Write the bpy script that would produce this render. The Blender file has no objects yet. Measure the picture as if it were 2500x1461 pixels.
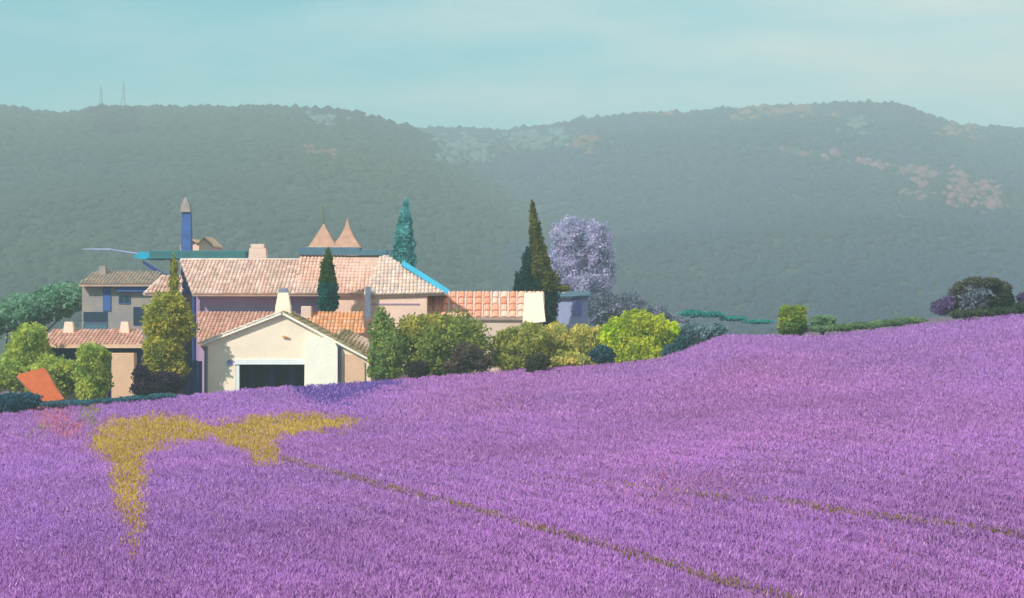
import bpy, bmesh, math, random
import numpy as np
from mathutils import Vector, Matrix, noise as mnoise

random.seed(7)
RNG = np.random.default_rng(11)
SC = bpy.context.scene
COL = SC.collection

# ------------------------------------------------------------------ camera, sky, sun, exposure
F = 4665.0                      # focal length in photograph pixels (2500 wide)
CZ = 6.6                        # eye height above the village ground
cam_d = bpy.data.cameras.new('camera')
cam = bpy.data.objects.new('camera', cam_d)
COL.objects.link(cam)
cam.location = (0, 0, CZ)
cam.rotation_euler = (math.radians(90), 0, 0)
cam_d.sensor_width = 36.0
cam_d.lens = 36.0 * F / 2500.0
cam_d.clip_start = 0.5
cam_d.clip_end = 9000
SC.camera = cam

SUN = Vector((-0.58, -0.66, 0.66)).normalized()
SUN_EL = math.asin(SUN.z)
SUN_AZ = math.atan2(SUN.x, SUN.y)

world = bpy.data.worlds.new('World')
SC.world = world
world.use_nodes = True
wn, wl = world.node_tree.nodes, world.node_tree.links
wn.clear()
w_out = wn.new('ShaderNodeOutputWorld')
w_bg = wn.new('ShaderNodeBackground')
w_sky = wn.new('ShaderNodeTexSky')
w_sky.sky_type = 'NISHITA'
w_sky.sun_disc = False
w_sky.sun_elevation = SUN_EL
w_sky.sun_rotation = SUN_AZ
w_sky.air_density = 1.0
w_sky.dust_density = 0.6
w_sky.ozone_density = 2.0
w_tint = wn.new('ShaderNodeMix'); w_tint.data_type = 'RGBA'; w_tint.blend_type = 'MULTIPLY'
w_tint.inputs[0].default_value = 1.0
w_tint.inputs[7].default_value = (0.18, 0.99, 0.96, 1)
# soft, thin cloud drifts; thicker to the right
w_tc = wn.new('ShaderNodeTexCoord')
w_map = wn.new('ShaderNodeMapping'); w_map.inputs['Scale'].default_value = (5, 5, 24)
w_noise = wn.new('ShaderNodeTexNoise'); w_noise.inputs['Scale'].default_value = 1.7
w_noise.inputs['Detail'].default_value = 5; w_noise.inputs['Roughness'].default_value = 0.55
w_ramp = wn.new('ShaderNodeMapRange')
w_ramp.inputs['From Min'].default_value = 0.34; w_ramp.inputs['From Max'].default_value = 0.72
w_sep = wn.new('ShaderNodeSeparateXYZ')
w_side = wn.new('ShaderNodeMapRange')
w_side.inputs['From Min'].default_value = -0.24; w_side.inputs['From Max'].default_value = 0.26
w_side.inputs['To Min'].default_value = -0.28; w_side.inputs['To Max'].default_value = 0.60
w_mul = wn.new('ShaderNodeMath'); w_mul.operation = 'MULTIPLY_ADD'
w_mul.inputs[1].default_value = 0.6; w_mul.use_clamp = True
w_cloud = wn.new('ShaderNodeMix'); w_cloud.data_type = 'RGBA'
w_cloud.inputs[7].default_value = (7.2, 7.6, 7.0, 1)
wl.new(w_tc.outputs['Generated'], w_map.inputs['Vector'])
wl.new(w_map.outputs[0], w_noise.inputs['Vector'])
wl.new(w_noise.outputs['Fac'], w_ramp.inputs['Value'])
wl.new(w_tc.outputs['Generated'], w_sep.inputs[0])
wl.new(w_sep.outputs['X'], w_side.inputs['Value'])
wl.new(w_ramp.outputs[0], w_mul.inputs[0])
wl.new(w_side.outputs[0], w_mul.inputs[2])
wl.new(w_sky.outputs[0], w_tint.inputs[6])
wl.new(w_tint.outputs[2], w_cloud.inputs[6])
wl.new(w_mul.outputs[0], w_cloud.inputs[0])
wl.new(w_cloud.outputs[2], w_bg.inputs['Color'])
w_bg.inputs['Strength'].default_value = 0.105
wl.new(w_bg.outputs[0], w_out.inputs['Surface'])

sun_d = bpy.data.lights.new('sun', 'SUN')
sun_d.energy = 4.8
sun_d.angle = math.radians(0.53)
sun_d.color = (1.0, 0.95, 0.87)
sun = bpy.data.objects.new('sun', sun_d)
sun.rotation_euler = SUN.to_track_quat('Z', 'Y').to_euler()
sun.location = SUN * 60
COL.objects.link(sun)

SC.view_settings.view_transform = 'Standard'
SC.view_settings.look = 'None'
SC.view_settings.exposure = 0.34
SC.view_settings.gamma = 1.0
SC.view_settings.use_curve_mapping = False
SC.cycles.volume_bounces = 0
SC.cycles.max_bounces = 5
SC.cycles.volume_step_rate = 4

# ------------------------------------------------------------------ helpers
def P(px, py, Y):
    return Vector(((px - 1250.0) / F * Y, Y, CZ - (py - 730.5) / F * Y))

def S(r, g, b, k=1.0):
    """sRGB 0-255 -> linear tuple, scaled"""
    def f(c):
        c /= 255.0
        return c / 12.92 if c <= 0.04045 else ((c + 0.055) / 1.055) ** 2.4
    return (f(r) * k, f(g) * k, f(b) * k)

def tag(o, label=None, cat=None, group=None, kind=None):
    if label: o['label'] = label
    if cat: o['category'] = cat
    if group: o['group'] = group
    if kind: o['kind'] = kind
    return o

def empty(name, loc, label, cat, group=None):
    o = bpy.data.objects.new(name, None)
    o.empty_display_size = 0.5
    COL.objects.link(o)
    o.location = loc
    return tag(o, label, cat, group)

ROOTLOC = {}
def wloc(o):
    v = Vector((0, 0, 0))
    while o is not None:
        v += Vector(o.location)
        o = o.parent
    return v

def link_mesh(name, me, mat, parent=None):
    o = bpy.data.objects.new(name, me)
    if mat: me.materials.append(mat)
    COL.objects.link(o)
    if parent is not None:
        o.parent = parent
        me.transform(Matrix.Translation(-wloc(parent)))
    return o

def np_mesh(name, V, Fc, mat, parent=None, col=None, smooth=False):
    """V (n,3) world coordinates, Fc (m,k) int faces with k corners, col (n,3) linear colour"""
    me = bpy.data.meshes.new(name)
    V = np.asarray(V, dtype=np.float32); Fc = np.asarray(Fc, dtype=np.int32)
    k = Fc.shape[1]
    me.vertices.add(len(V)); me.vertices.foreach_set('co', V.ravel())
    me.loops.add(Fc.size); me.loops.foreach_set('vertex_index', Fc.ravel())
    me.polygons.add(len(Fc))
    me.polygons.foreach_set('loop_start', np.arange(0, Fc.size, k, dtype=np.int32))
    me.polygons.foreach_set('loop_total', np.full(len(Fc), k, dtype=np.int32))
    me.polygons.foreach_set('use_smooth', np.full(len(Fc), smooth, dtype=bool))
    me.update(calc_edges=True)
    if col is not None:
        a = me.color_attributes.new('Col', 'FLOAT_COLOR', 'POINT')
        c = np.ones((len(V), 4), dtype=np.float32); c[:, :3] = col
        a.data.foreach_set('color', c.ravel())
    return link_mesh(name, me, mat, parent)

def bm_obj(name, bm, mat, parent=None, smooth=False, bevel=0.0):
    if bevel > 0:
        bmesh.ops.remove_doubles(bm, verts=bm.verts, dist=0.0005)
        try:
            bmesh.ops.bevel(bm, geom=list(bm.edges), offset=bevel, segments=1, affect='EDGES', clamp_overlap=True)
        except Exception:
            pass
    bmesh.ops.recalc_face_normals(bm, faces=bm.faces)
    me = bpy.data.meshes.new(name)
    bm.to_mesh(me); bm.free()
    if smooth:
        me.polygons.foreach_set('use_smooth', [True] * len(me.polygons))
    return link_mesh(name, me, mat, parent)

def box(bm, x0, x1, y0, y1, z0, z1, taper=0.0):
    t = taper
    vs = [bm.verts.new(c) for c in ((x0, y0, z0), (x1, y0, z0), (x1, y1, z0), (x0, y1, z0),
          (x0 + t, y0 + t, z1), (x1 - t, y0 + t, z1), (x1 - t, y1 - t, z1), (x0 + t, y1 - t, z1))]
    for f in ((0, 1, 2, 3), (4, 5, 6, 7), (0, 1, 5, 4), (1, 2, 6, 5), (2, 3, 7, 6), (3, 0, 4, 7)):
        bm.faces.new([vs[i] for i in f])

def pbox(bm, px0, px1, py0, py1, Y0, Y1, z0=None, taper=0.0):
    """box whose front face (at depth Y0) spans the given pixel rectangle"""
    a = P(px0, py0, Y0); b = P(px1, py1 if py1 else 900, Y0)
    box(bm, a.x, b.x, Y0, Y1, (z0 if z0 is not None else b.z), a.z, taper)

def prism(bm, pts, vec):
    """polygon pts (3-D) extruded by vec"""
    vec = Vector(vec)
    a = [bm.verts.new(p) for p in pts]
    b = [bm.verts.new(Vector(p) + vec) for p in pts]
    bm.faces.new(a); bm.faces.new(list(reversed(b)))
    n = len(pts)
    for i in range(n):
        bm.faces.new((a[i], a[(i + 1) % n], b[(i + 1) % n], b[i]))

def bar(bm, p, q, r, seg=6, r2=None):
    p, q = Vector(p), Vector(q); d = (q - p).normalized()
    u = d.orthogonal().normalized(); v = d.cross(u)
    r2 = r if r2 is None else r2
    A = []; B = []
    for i in range(seg):
        a = 2 * math.pi * i / seg
        k = u * math.cos(a) + v * math.sin(a)
        A.append(bm.verts.new(p + k * r)); B.append(bm.verts.new(q + k * r2))
    bm.faces.new(A); bm.faces.new(B)
    for i in range(seg):
        bm.faces.new((A[i], A[(i + 1) % seg], B[(i + 1) % seg], B[i]))

# ------------------------------------------------------------------ materials
def mat(name, col, rough=0.8, vary=0.15, scale=1.5, bump=0.02, bscale=20, col2=None, spec=0.3, attr=False, trans=0.0, metal=0.0):
    m = bpy.data.materials.new(name); m.use_nodes = True
    nt = m.node_tree; N = nt.nodes; L = nt.links
    b = N['Principled BSDF']
    b.inputs['Roughness'].default_value = rough
    b.inputs['Metallic'].default_value = metal
    b.inputs['Specular IOR Level'].default_value = spec
    tc = N.new('ShaderNodeTexCoord')
    geo = N.new('ShaderNodeNewGeometry')
    nz = N.new('ShaderNodeTexNoise'); nz.inputs['Scale'].default_value = scale
    nz.inputs['Detail'].default_value = 6; nz.inputs['Roughness'].default_value = 0.6
    L.new(geo.outputs['Position'], nz.inputs['Vector'])
    mr = N.new('ShaderNodeMapRange'); mr.inputs['From Min'].default_value = 0.3; mr.inputs['From Max'].default_value = 0.7
    L.new(nz.outputs['Fac'], mr.inputs['Value'])
    if attr:
        at = N.new('ShaderNodeAttribute'); at.attribute_name = 'Col'
        mx = N.new('ShaderNodeMix'); mx.data_type = 'RGBA'; mx.blend_type = 'MULTIPLY'
        mx.inputs[0].default_value = 1.0
        mr.inputs['To Min'].default_value = 1 - vary; mr.inputs['To Max'].default_value = 1 + vary
        L.new(at.outputs['Color'], mx.inputs[6]); L.new(mr.outputs[0], mx.inputs[7])
        mx.clamp_result = False
    else:
        mx = N.new('ShaderNodeMix'); mx.data_type = 'RGBA'
        c2 = col2 if col2 else tuple(c * (1 + vary) for c in col)
        c1 = col if col2 else tuple(c * (1 - vary) for c in col)
        mx.inputs[6].default_value = (*c1, 1); mx.inputs[7].default_value = (*c2, 1)
        L.new(mr.outputs[0], mx.inputs[0])
    L.new(mx.outputs[2], b.inputs['Base Color'])
    if bump > 0:
        n2 = N.new('ShaderNodeTexNoise'); n2.inputs['Scale'].default_value = bscale
        n2.inputs['Detail'].default_value = 4
        L.new(geo.outputs['Position'], n2.inputs['Vector'])
        bp = N.new('ShaderNodeBump'); bp.inputs['Strength'].default_value = 0.8
        bp.inputs['Distance'].default_value = bump
        L.new(n2.outputs['Fac'], bp.inputs['Height']); L.new(bp.outputs[0], b.inputs['Normal'])
    if trans > 0:
        tr = N.new('ShaderNodeBsdfTranslucent'); ms = N.new('ShaderNodeMixShader')
        ms.inputs[0].default_value = trans
        L.new(mx.outputs[2], tr.inputs['Color'])
        L.new(b.outputs[0], ms.inputs[1]); L.new(tr.outputs[0], ms.inputs[2])
        L.new(ms.outputs[0], N['Material Output'].inputs['Surface'])
    return m

M = {}
M['leaf'] = mat('leaf', (1, 1, 1), 0.75, 0.18, 0.9, 0, attr=True, trans=0.48, spec=0.1)
M['flower'] = mat('flower', (1, 1, 1), 0.85, 0.10, 0.35, 0, attr=True, trans=0.5, spec=0.05)
M['bark'] = mat('bark', (0.11, 0.085, 0.06), 0.9, 0.3, 6, 0.03, 25)
M['tile'] = mat('tile', (1, 1, 1), 0.85, 0.12, 2.0, 0.01, 30, attr=True, spec=0.2)
M['cream'] = mat('cream_render', S(244, 224, 200, .94), 0.9, 0.08, 0.8, 0.03, 9)
M['cream_bright'] = mat('cream_bright', S(246, 238, 220, .94), 0.85, 0.05, 1.0, 0.03, 7)
M['pink'] = mat('pink_render', S(240, 200, 180, .95), 0.9, 0.13, 0.7, 0.03, 8)
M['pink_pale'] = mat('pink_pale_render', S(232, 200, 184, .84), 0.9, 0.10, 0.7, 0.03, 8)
M['peach'] = mat('peach_render', S(236, 192, 160, .86), 0.9, 0.1, 1.2, 0.03, 8)
M['mauve'] = mat('mauve_shade_render', S(182, 150, 186, .9), 0.9, 0.12, 0.9, 0.02, 10)  # farmhouse front: purple eave shade put into the wall colour
M['tan'] = mat('tan_render', S(140, 142, 148, .8), 0.9, 0.2, 0.8, 0.03, 8, col2=S(186, 164, 148, .8))
M['navy'] = mat('navy_paint_and_shade', S(38, 58, 112), 0.6, 0.25, 2, 0.01, 20)
M['blue'] = mat('blue_paint', S(60, 92, 150), 0.6, 0.2, 2, 0.01, 20)
M['glass'] = mat('dark_glass', (0.02, 0.03, 0.05), 0.15, 0.2, 1, 0, spec=0.6)
M['dark'] = mat('dark_interior', (0.035, 0.04, 0.055), 0.9, 0.3, 1, 0.01)
M['teal'] = mat('teal_metal', S(52, 108, 104), 0.55, 0.15, 1.2, 0.004, 12, col2=S(48, 94, 108))
M['slate'] = mat('slate_blue', S(72, 104, 120), 0.6, 0.15, 1.5, 0.004, 12)
M['cyan'] = mat('cyan_paint', S(30, 150, 180), 0.5, 0.15, 2, 0.004, 12)
M['lilac'] = mat('lilac_render', S(158, 164, 200, .9), 0.85, 0.12, 1.2, 0.02, 10)
M['lilac2'] = mat('lilac_paint', S(128, 128, 190, .9), 0.7, 0.1, 2, 0.01, 10)
M['pipe'] = mat('grey_blue_pipe', S(110, 116, 138), 0.5, 0.15, 3, 0.004, 20)
M['orange'] = mat('orange_canvas', S(232, 126, 78, .95), 0.8, 0.10, 3, 0.015, 14)
M['wood'] = mat('weathered_wood', S(98, 84, 74), 0.85, 0.25, 5, 0.01, 30)
M['terracotta'] = mat('terracotta', S(214, 150, 96), 0.8, 0.1, 4, 0.005, 30)
M['roofbed'] = mat('roof_bedding', S(228, 188, 170, .85), 0.9, 0.15, 2, 0.01, 20)
M['white'] = mat('white_paint', S(232, 234, 232, .9), 0.6, 0.05, 2, 0.004, 20)
M['post'] = mat('sage_post', S(92, 112, 110), 0.7, 0.15, 3, 0.01, 20)
for k_ in ('cream', 'pink', 'pink_pale', 'tan', 'peach'):
    for nd_ in M[k_].node_tree.nodes:
        if nd_.type == 'TEX_NOISE' and nd_.inputs['Scale'].default_value < 2: nd_.inputs['Detail'].default_value = 10; nd_.inputs['Roughness'].default_value = 0.72
M['mast'] = mat('mast_mauve', S(120, 100, 120), 0.7, 0.1, 1, 0)

# ------------------------------------------------------------------ terrain
CREST_Y = 105.0
_cr = [(-2500, 1010), (-400, 1010), (0, 1003), (200, 985), (450, 963), (600, 948), (900, 930), (1250, 902), (1480, 888), (1620, 872),
       (1700, 842), (1770, 816), (1900, 816), (2000, 818), (2200, 796), (2330, 780), (2500, 762), (2900, 728), (5000, 700)]
_cx = np.array([(a - 1250) / F * CREST_Y for a, b in _cr])
_cz = np.array([CZ - (b - 730.5) / F * CREST_Y for a, b in _cr]) - 0.58
_gx = np.linspace(_cx[0], _cx[-1], 900)
_gz = np.interp(_gx, _cx, _cz)
_k = np.exp(-np.linspace(-2, 2, 9) ** 2); _k /= _k.sum()
_gz = np.convolve(np.pad(_gz, 4, mode='edge'), _k, mode='valid')
Z0 = CZ - 5.85 - 0.42

def sstep(t):
    t = np.clip(t, 0, 1)
    return t * t * (3 - 2 * t)

def ground(x, Y):
    x = np.asarray(x, dtype=float); Y = np.asarray(Y, dtype=float)
    zc = np.interp(x * np.where(Y > 25, CREST_Y / np.clip(Y, 60, CREST_Y), 1) ** 0.6, _gx, _gz)
    t = np.clip((Y - 25) / (CREST_Y - 25), 0, 1)
    zf = Z0 + (zc - Z0) * (t ** 1.08)
    zf = zf + 0.10 * np.sin(x * 0.31 + 1) * np.sin(Y * 0.17) * (1 - t)
    drop = 0.75 * sstep((Y - CREST_Y - 1.0) / 5.0)
    z = zf - drop
    far = sstep((Y - 150) / 150)
    z = z * (1 - far) + (-9.0) * far
    return z

def g1(x, Y):
    return float(ground(np.array([x]), np.array([Y]))[0])

xs = np.unique(np.concatenate([np.linspace(-2600, -300, 12), np.linspace(-300, -60, 30), np.arange(-60, 60.1, 0.8), np.linspace(60, 300, 30), np.linspace(300, 2600, 12)]))
ys = np.unique(np.concatenate([np.linspace(-300, -5, 8), np.arange(0, 125, 0.8), np.linspace(125, 320, 60), np.linspace(320, 2600, 20)]))
XX, YY = np.meshgrid(xs, ys)
ZZ = ground(XX, YY)
def grid_faces(ny, nx):
    i = np.arange(ny - 1)[:, None] * nx + np.arange(nx - 1)[None, :]
    return np.stack([i, i + 1, i + nx + 1, i + nx], -1).reshape(-1, 4)
M['soil'] = mat('field_soil', S(112, 84, 122), 0.95, 0.2, 0.9, 0.05, 6, col2=S(104, 96, 92))
o = np_mesh('ground', np.stack([XX, YY, ZZ], -1).reshape(-1, 3), grid_faces(len(ys), len(xs)), M['soil'], smooth=True)
tag(o, kind='structure')

# ------------------------------------------------------------------ hills
def fbm(x, y, sc, octv=4, seed=0.0):
    out = np.zeros(x.shape); flat = out.ravel()
    xr = (x * sc).ravel(); yr = (y * sc).ravel()
    for i in range(len(flat)):
        flat[i] = mnoise.fractal((xr[i], yr[i], seed), 1.0, 2.0, octv)
    return flat.reshape(x.shape)

class Hill:
    def __init__(s, ridge, Yr, Y0, amp, seed, back=350):
        s.u = np.array([(a - 1250) / F for a, b in ridge]); s.z = np.array([CZ - (b - 730.5) / F * Yr for a, b in ridge])
        s.Yr, s.Y0, s.amp, s.seed, s.back = Yr, Y0, amp, seed, back
        s.x = s.u * Yr
    def base(s, x, Y):
        zr = np.interp(x * (s.Yr / np.maximum(Y, 1)) ** 0.75, s.x, s.z)
        t = np.clip((Y - s.Y0) / (s.Yr - s.Y0), 0, 1)
        prof = np.where(Y <= s.Yr, 0.18 * t + 0.82 * sstep(t * 0.86 + 0.02) / sstep(np.array(0.88)), 1 - sstep((Y - s.Yr) / s.back) * 0.9)
        return -10 + (zr + 10) * prof, t
    def height(s, x, Y, nz):
        z, t = s.base(x, Y)
        return z + nz * s.amp * np.clip(t * 2.2, 0, 1) * np.clip(1.15 - t, 0.12, 1)

left_ridge = [(-2500, 300), (-900, 300), (-400, 285), (-100, 272), (0, 272), (60, 282), (150, 294), (215, 288), (250, 274), (420, 276), (620, 274), (740, 276), (840, 284), (920, 300), (990, 318), (1060, 352), (1180, 420), (1320, 500), (1500, 600), (1700, 690), (3500, 740)]
right_ridge = [(-2500, 330), (-300, 330), (600, 330), (900, 318), (1080, 326), (1250, 330), (1370, 316), (1430, 302), (1550, 294), (1680, 290), (1800, 276), (1900, 268), (2080, 266), (2180, 268), (2240, 290), (2290, 314), (2350, 324), (2500, 330), (2800, 345), (3600, 330), (5000, 350)]
HL = Hill(left_ridge, 1150, 380, 13, 3.1)
HR = Hill(right_ridge, 1500, 420, 16, 8.7)

M['hill'] = mat('hill_scrub', (0.036, 0.052, 0.045), 0.95, 0.3, 0.012, 0.6, 0.15, col2=(0.048, 0.062, 0.055), spec=0.1)
hill_data = []
for H, w in ((HL, 620), (HR, 800)):
    hx = np.linspace(-w, w, 190); hy = np.linspace(H.Y0, H.Yr + H.back, 120)
    X, Yv = np.meshgrid(hx, hy)
    nz = fbm(X, Yv, 0.006, 4, H.seed)
    Z = H.height(X, Yv, nz)
    o = np_mesh('hill', np.stack([X, Yv, Z], -1).reshape(-1, 3), grid_faces(120, 190), M['hill'], smooth=True)
    tag(o, kind='structure')
    hill_data.append((H, hx, hy, Z, w))

def bilin(hd, x, Y):
    H, hx, hy, Z, w = hd
    fx = np.clip((x - hx[0]) / (hx[1] - hx[0]), 0, len(hx) - 1.001); fy = np.clip((Y - hy[0]) / (hy[1] - hy[0]), 0, len(hy) - 1.001)
    i = fx.astype(int); j = fy.astype(int); a = fx - i; b = fy - j
    return (Z[j, i] * (1 - a) + Z[j, i + 1] * a) * (1 - b) + (Z[j + 1, i] * (1 - a) + Z[j + 1, i + 1] * a) * b

# polygons (photograph pixels) used to give patches of ground their own plants and painted mist
def inpoly(px, py, poly):
    px = np.asarray(px); py = np.asarray(py)
    res = np.zeros(px.shape, bool); n = len(poly)
    for i in range(n):
        x0, y0 = poly[i]; x1, y1 = poly[(i + 1) % n]
        c = ((y0 > py) != (y1 > py)) & (px < (x1 - x0) * (py - y0) / (y1 - y0 + 1e-9) + x0)
        res ^= c
    return res
def proj(x, Y, z):
    return 1250 + x / Y * F, 730.5 - (z - CZ) / Y * F

PINK_SCREE = [[(1905, 362), (2060, 385), (2180, 408), (2300, 418), (2290, 440), (2150, 420), (2020, 398), (1915, 376)],
              [(2240, 415), (2300, 422), (2270, 450), (2230, 470), (2215, 455)],
              [(2305, 420), (2330, 418), (2370, 445), (2440, 455), (2465, 520), (2330, 515), (2310, 500), (2320, 450)],
              [(2190, 462), (2270, 480), (2260, 500), (2200, 475)]]
PALE_CLEAR_MIST = [[(755, 288), (800, 278), (850, 292), (830, 312), (780, 316)],
              [(1085, 345), (1150, 338), (1215, 360), (1180, 395), (1110, 410), (1070, 390)],  # pale mist in the dip, painted into the crown colours
              [(1230, 330), (1400, 318), (1390, 345), (1250, 365)],
              [(2050, 284), (2110, 280), (2125, 310), (2080, 318)]]
RUST = [[(1800, 262), (1990, 262), (1990, 292), (1800, 300)], [(2020, 280), (2060, 282), (2060, 300), (2020, 300)],
        [(1410, 340), (1460, 340), (1470, 380), (1410, 385)], [(1480, 270), (1690, 268), (1690, 292), (1480, 292)],
        [(740, 372), (825, 376), (820, 408), (760, 400)], [(2290, 320), (2390, 318), (2380, 345), (2300, 345)]]
MAUVE = [[(225, 262), (330, 262), (345, 330), (290, 345), (235, 340)], [(760, 255), (1090, 290), (1400, 290), (1400, 325), (1090, 335), (760, 285)],
         [(1990, 255), (2260, 255), (2300, 330), (2160, 300), (2010, 282)]]

def ico(sub):
    bm = bmesh.new(); bmesh.ops.create_icosphere(bm, subdivisions=sub, radius=1.0)
    V = np.array([v.co[:] for v in bm.verts]); Fc = np.array([[v.index for v in f.verts] for f in bm.faces])
    bm.free(); return V, Fc
ICO1 = ico(1); ICO2 = ico(2); ICO3 = ico(3)

def forest(name, hd, n, rmin, rmax, base, seed):
    H, hx, hy, Z, w = hd
    r = np.random.default_rng(seed)
    Yv = (H.Y0 + 90) * ((H.Yr + 12) / (H.Y0 + 90)) ** (r.random(n) ** 0.85)
    X = (r.random(n) * 2 - 1) * 0.33 * Yv
    z = bilin(hd, X, Yv)
    px, py = proj(X, Yv, z)
    size = (rmin + (rmax - rmin) * r.random(n) ** 1.5) * (Yv / H.Yr) ** 0.85
    for (V0, F0), sel in ((ICO1 if True else ICO2, np.ones(n, bool)),):
        s = size[sel]; m = sel.sum()
        sc = np.stack([s * (0.85 + 0.5 * r.random(m)), s * (0.85 + 0.5 * r.random(m)), s * (0.6 + 0.5 * r.random(m))], -1)
        ang = r.random(m) * 6.28
        V = V0[None] * sc[:, None, :] * (0.75 + 0.5 * r.random((m, len(V0), 1)))
        ca, sa = np.cos(ang)[:, None], np.sin(ang)[:, None]
        Vx = V[..., 0] * ca - V[..., 1] * sa; Vy = V[..., 0] * sa + V[..., 1] * ca
        Vw = np.stack([Vx + X[sel][:, None], Vy + Yv[sel][:, None], V[..., 2] + z[sel][:, None] + s[:, None] * 0.35], -1)
        Fw = F0[None] + (np.arange(m) * len(V0))[:, None, None]
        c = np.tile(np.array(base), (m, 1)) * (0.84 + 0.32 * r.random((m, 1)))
        low = np.array([mnoise.noise((a * 0.007, b * 0.007, seed)) for a, b in zip(X[sel], Yv[sel])])[:, None]
        c = c * (1 + 0.25 * low)
        c[:, 0] *= 1 + 0.5 * np.clip(low[:, 0], 0, 1); c[:, 2] *= 1 - 0.6 * np.clip(low[:, 0], -1, 1)
        jx = r.normal(size=m) * 13; jy = r.normal(size=m) * 7 - 5
        for pl in PALE_CLEAR_MIST:
            q = inpoly(px + jx * 1.6, py + jy * 1.6, pl) & (r.random(m) < 0.75)
            c[q] = np.array([0.17, 0.25, 0.24]) * (0.8 + 0.4 * r.random((q.sum(), 1)))
        for pl in PINK_SCREE:
            q = inpoly(px + jx * 0.5, py + jy * 0.5, pl) & (r.random(m) < 0.75)
            c[q] = np.array([0.34, 0.17, 0.20]) * (0.75 + 0.5 * r.random((q.sum(), 1)))
        for pl in RUST:
            q = inpoly(px[sel] + jx, py[sel] + 4 + jy * .6, pl) & (r.random(m) < 0.6)
            c[q] = np.array([0.30, 0.15, 0.10]) * (0.7 + 0.6 * r.random((q.sum(), 1)))
        for pl in MAUVE:
            q = inpoly(px[sel] + jx * .5, py[sel] + 4, pl) & (r.random(m) < 0.8)
            c[q] = np.array([0.040, 0.014, 0.045]) * (0.7 + 0.6 * r.random((q.sum(), 1)))
        cc = np.repeat(c[:, None, :], len(V0), 1)
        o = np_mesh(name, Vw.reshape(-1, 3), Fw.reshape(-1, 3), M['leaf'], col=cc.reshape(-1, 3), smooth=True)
    return o

o = forest('wooded_slope', hill_data[0], 24000, 1.9, 4.2, (0.046, 0.068, 0.048), 21)
tag(o, 'dense grey-green woodland covering the long flat-topped hill on the left', 'woodland', kind='stuff')
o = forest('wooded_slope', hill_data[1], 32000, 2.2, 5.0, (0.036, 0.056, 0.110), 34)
tag(o, 'hazy blue-green woodland on the higher hill behind, from centre to right', 'woodland', kind='stuff')

# two slim masts on the left ridge
for px, top, lb in ((247, 212, 'shorter, left one of the two faint mauve masts on the left ridge'), (302, 200, 'taller, right one of the two faint mauve masts on the left ridge')):
    Yq = 1140.0
    b = P(px, 272, Yq); b.z -= 8
    r = empty('mast', b, lb, 'mast', 'faint masts on the left ridge')
    t = P(px, top, Yq)
    for k, (dx, dy) in enumerate(((-1, -1), (1, -1), (0, 1.2))):
        bm = bmesh.new(); bar(bm, b + Vector((dx * 2.2, dy * 2.2, 0)), t + Vector((dx * .15, dy * .15, 0)), 0.24, 5, 0.12)
        bm_obj('leg', bm, M['mast'], r)
    for f in (0.2, 0.4, 0.6, 0.8):
        bm = bmesh.new(); c = b.lerp(t, f); w = 2.2 * (1 - f) + .15
        pts = [c + Vector((-w, -w, 0)), c + Vector((w, -w, 0)), c + Vector((0, 1.2 * w, 0))]
        for i in range(3): bar(bm, pts[i], pts[(i + 1) % 3], 0.12, 4)
        bm_obj('brace', bm, M['mast'], r)

# ------------------------------------------------------------------ haze
M['haze'] = bpy.data.materials.new('haze'); M['haze'].use_nodes = True
nt = M['haze'].node_tree; nt.nodes.clear()
mo = nt.nodes.new('ShaderNodeOutputMaterial'); pv = nt.nodes.new('ShaderNodeVolumePrincipled')
pv.inputs['Color'].default_value = (0.78, 0.96, 0.99, 1); pv.inputs['Density'].default_value = 0.00085
pv.inputs['Anisotropy'].default_value = 0.0
nt.links.new(pv.outputs[0], mo.inputs['Volume'])
bm = bmesh.new(); box(bm, -2700, 2700, -420, 2700, -22, 212)
o = bm_obj('haze', bm, M['haze']); tag(o, kind='stuff')

# ------------------------------------------------------------------ plants
def leaves(P0, size, cols, r, flat=0.0):
    """one random quad per point"""
    n = len(P0)
    a = r.normal(size=(n, 3)); a /= np.linalg.norm(a, axis=1)[:, None]
    b = r.normal(size=(n, 3)); b -= a * (a * b).sum(1)[:, None]; b /= np.linalg.norm(b, axis=1)[:, None]
    s = size * (0.55 + 0.9 * r.random(n))[:, None]
    V = np.stack([P0 - a * s, P0 - b * s * 0.55, P0 + a * s, P0 + b * s * 0.55], 1)
    Fc = np.arange(n * 4).reshape(n, 4)
    return V.reshape(-1, 3), Fc, np.repeat(cols, 4, 0)

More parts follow.
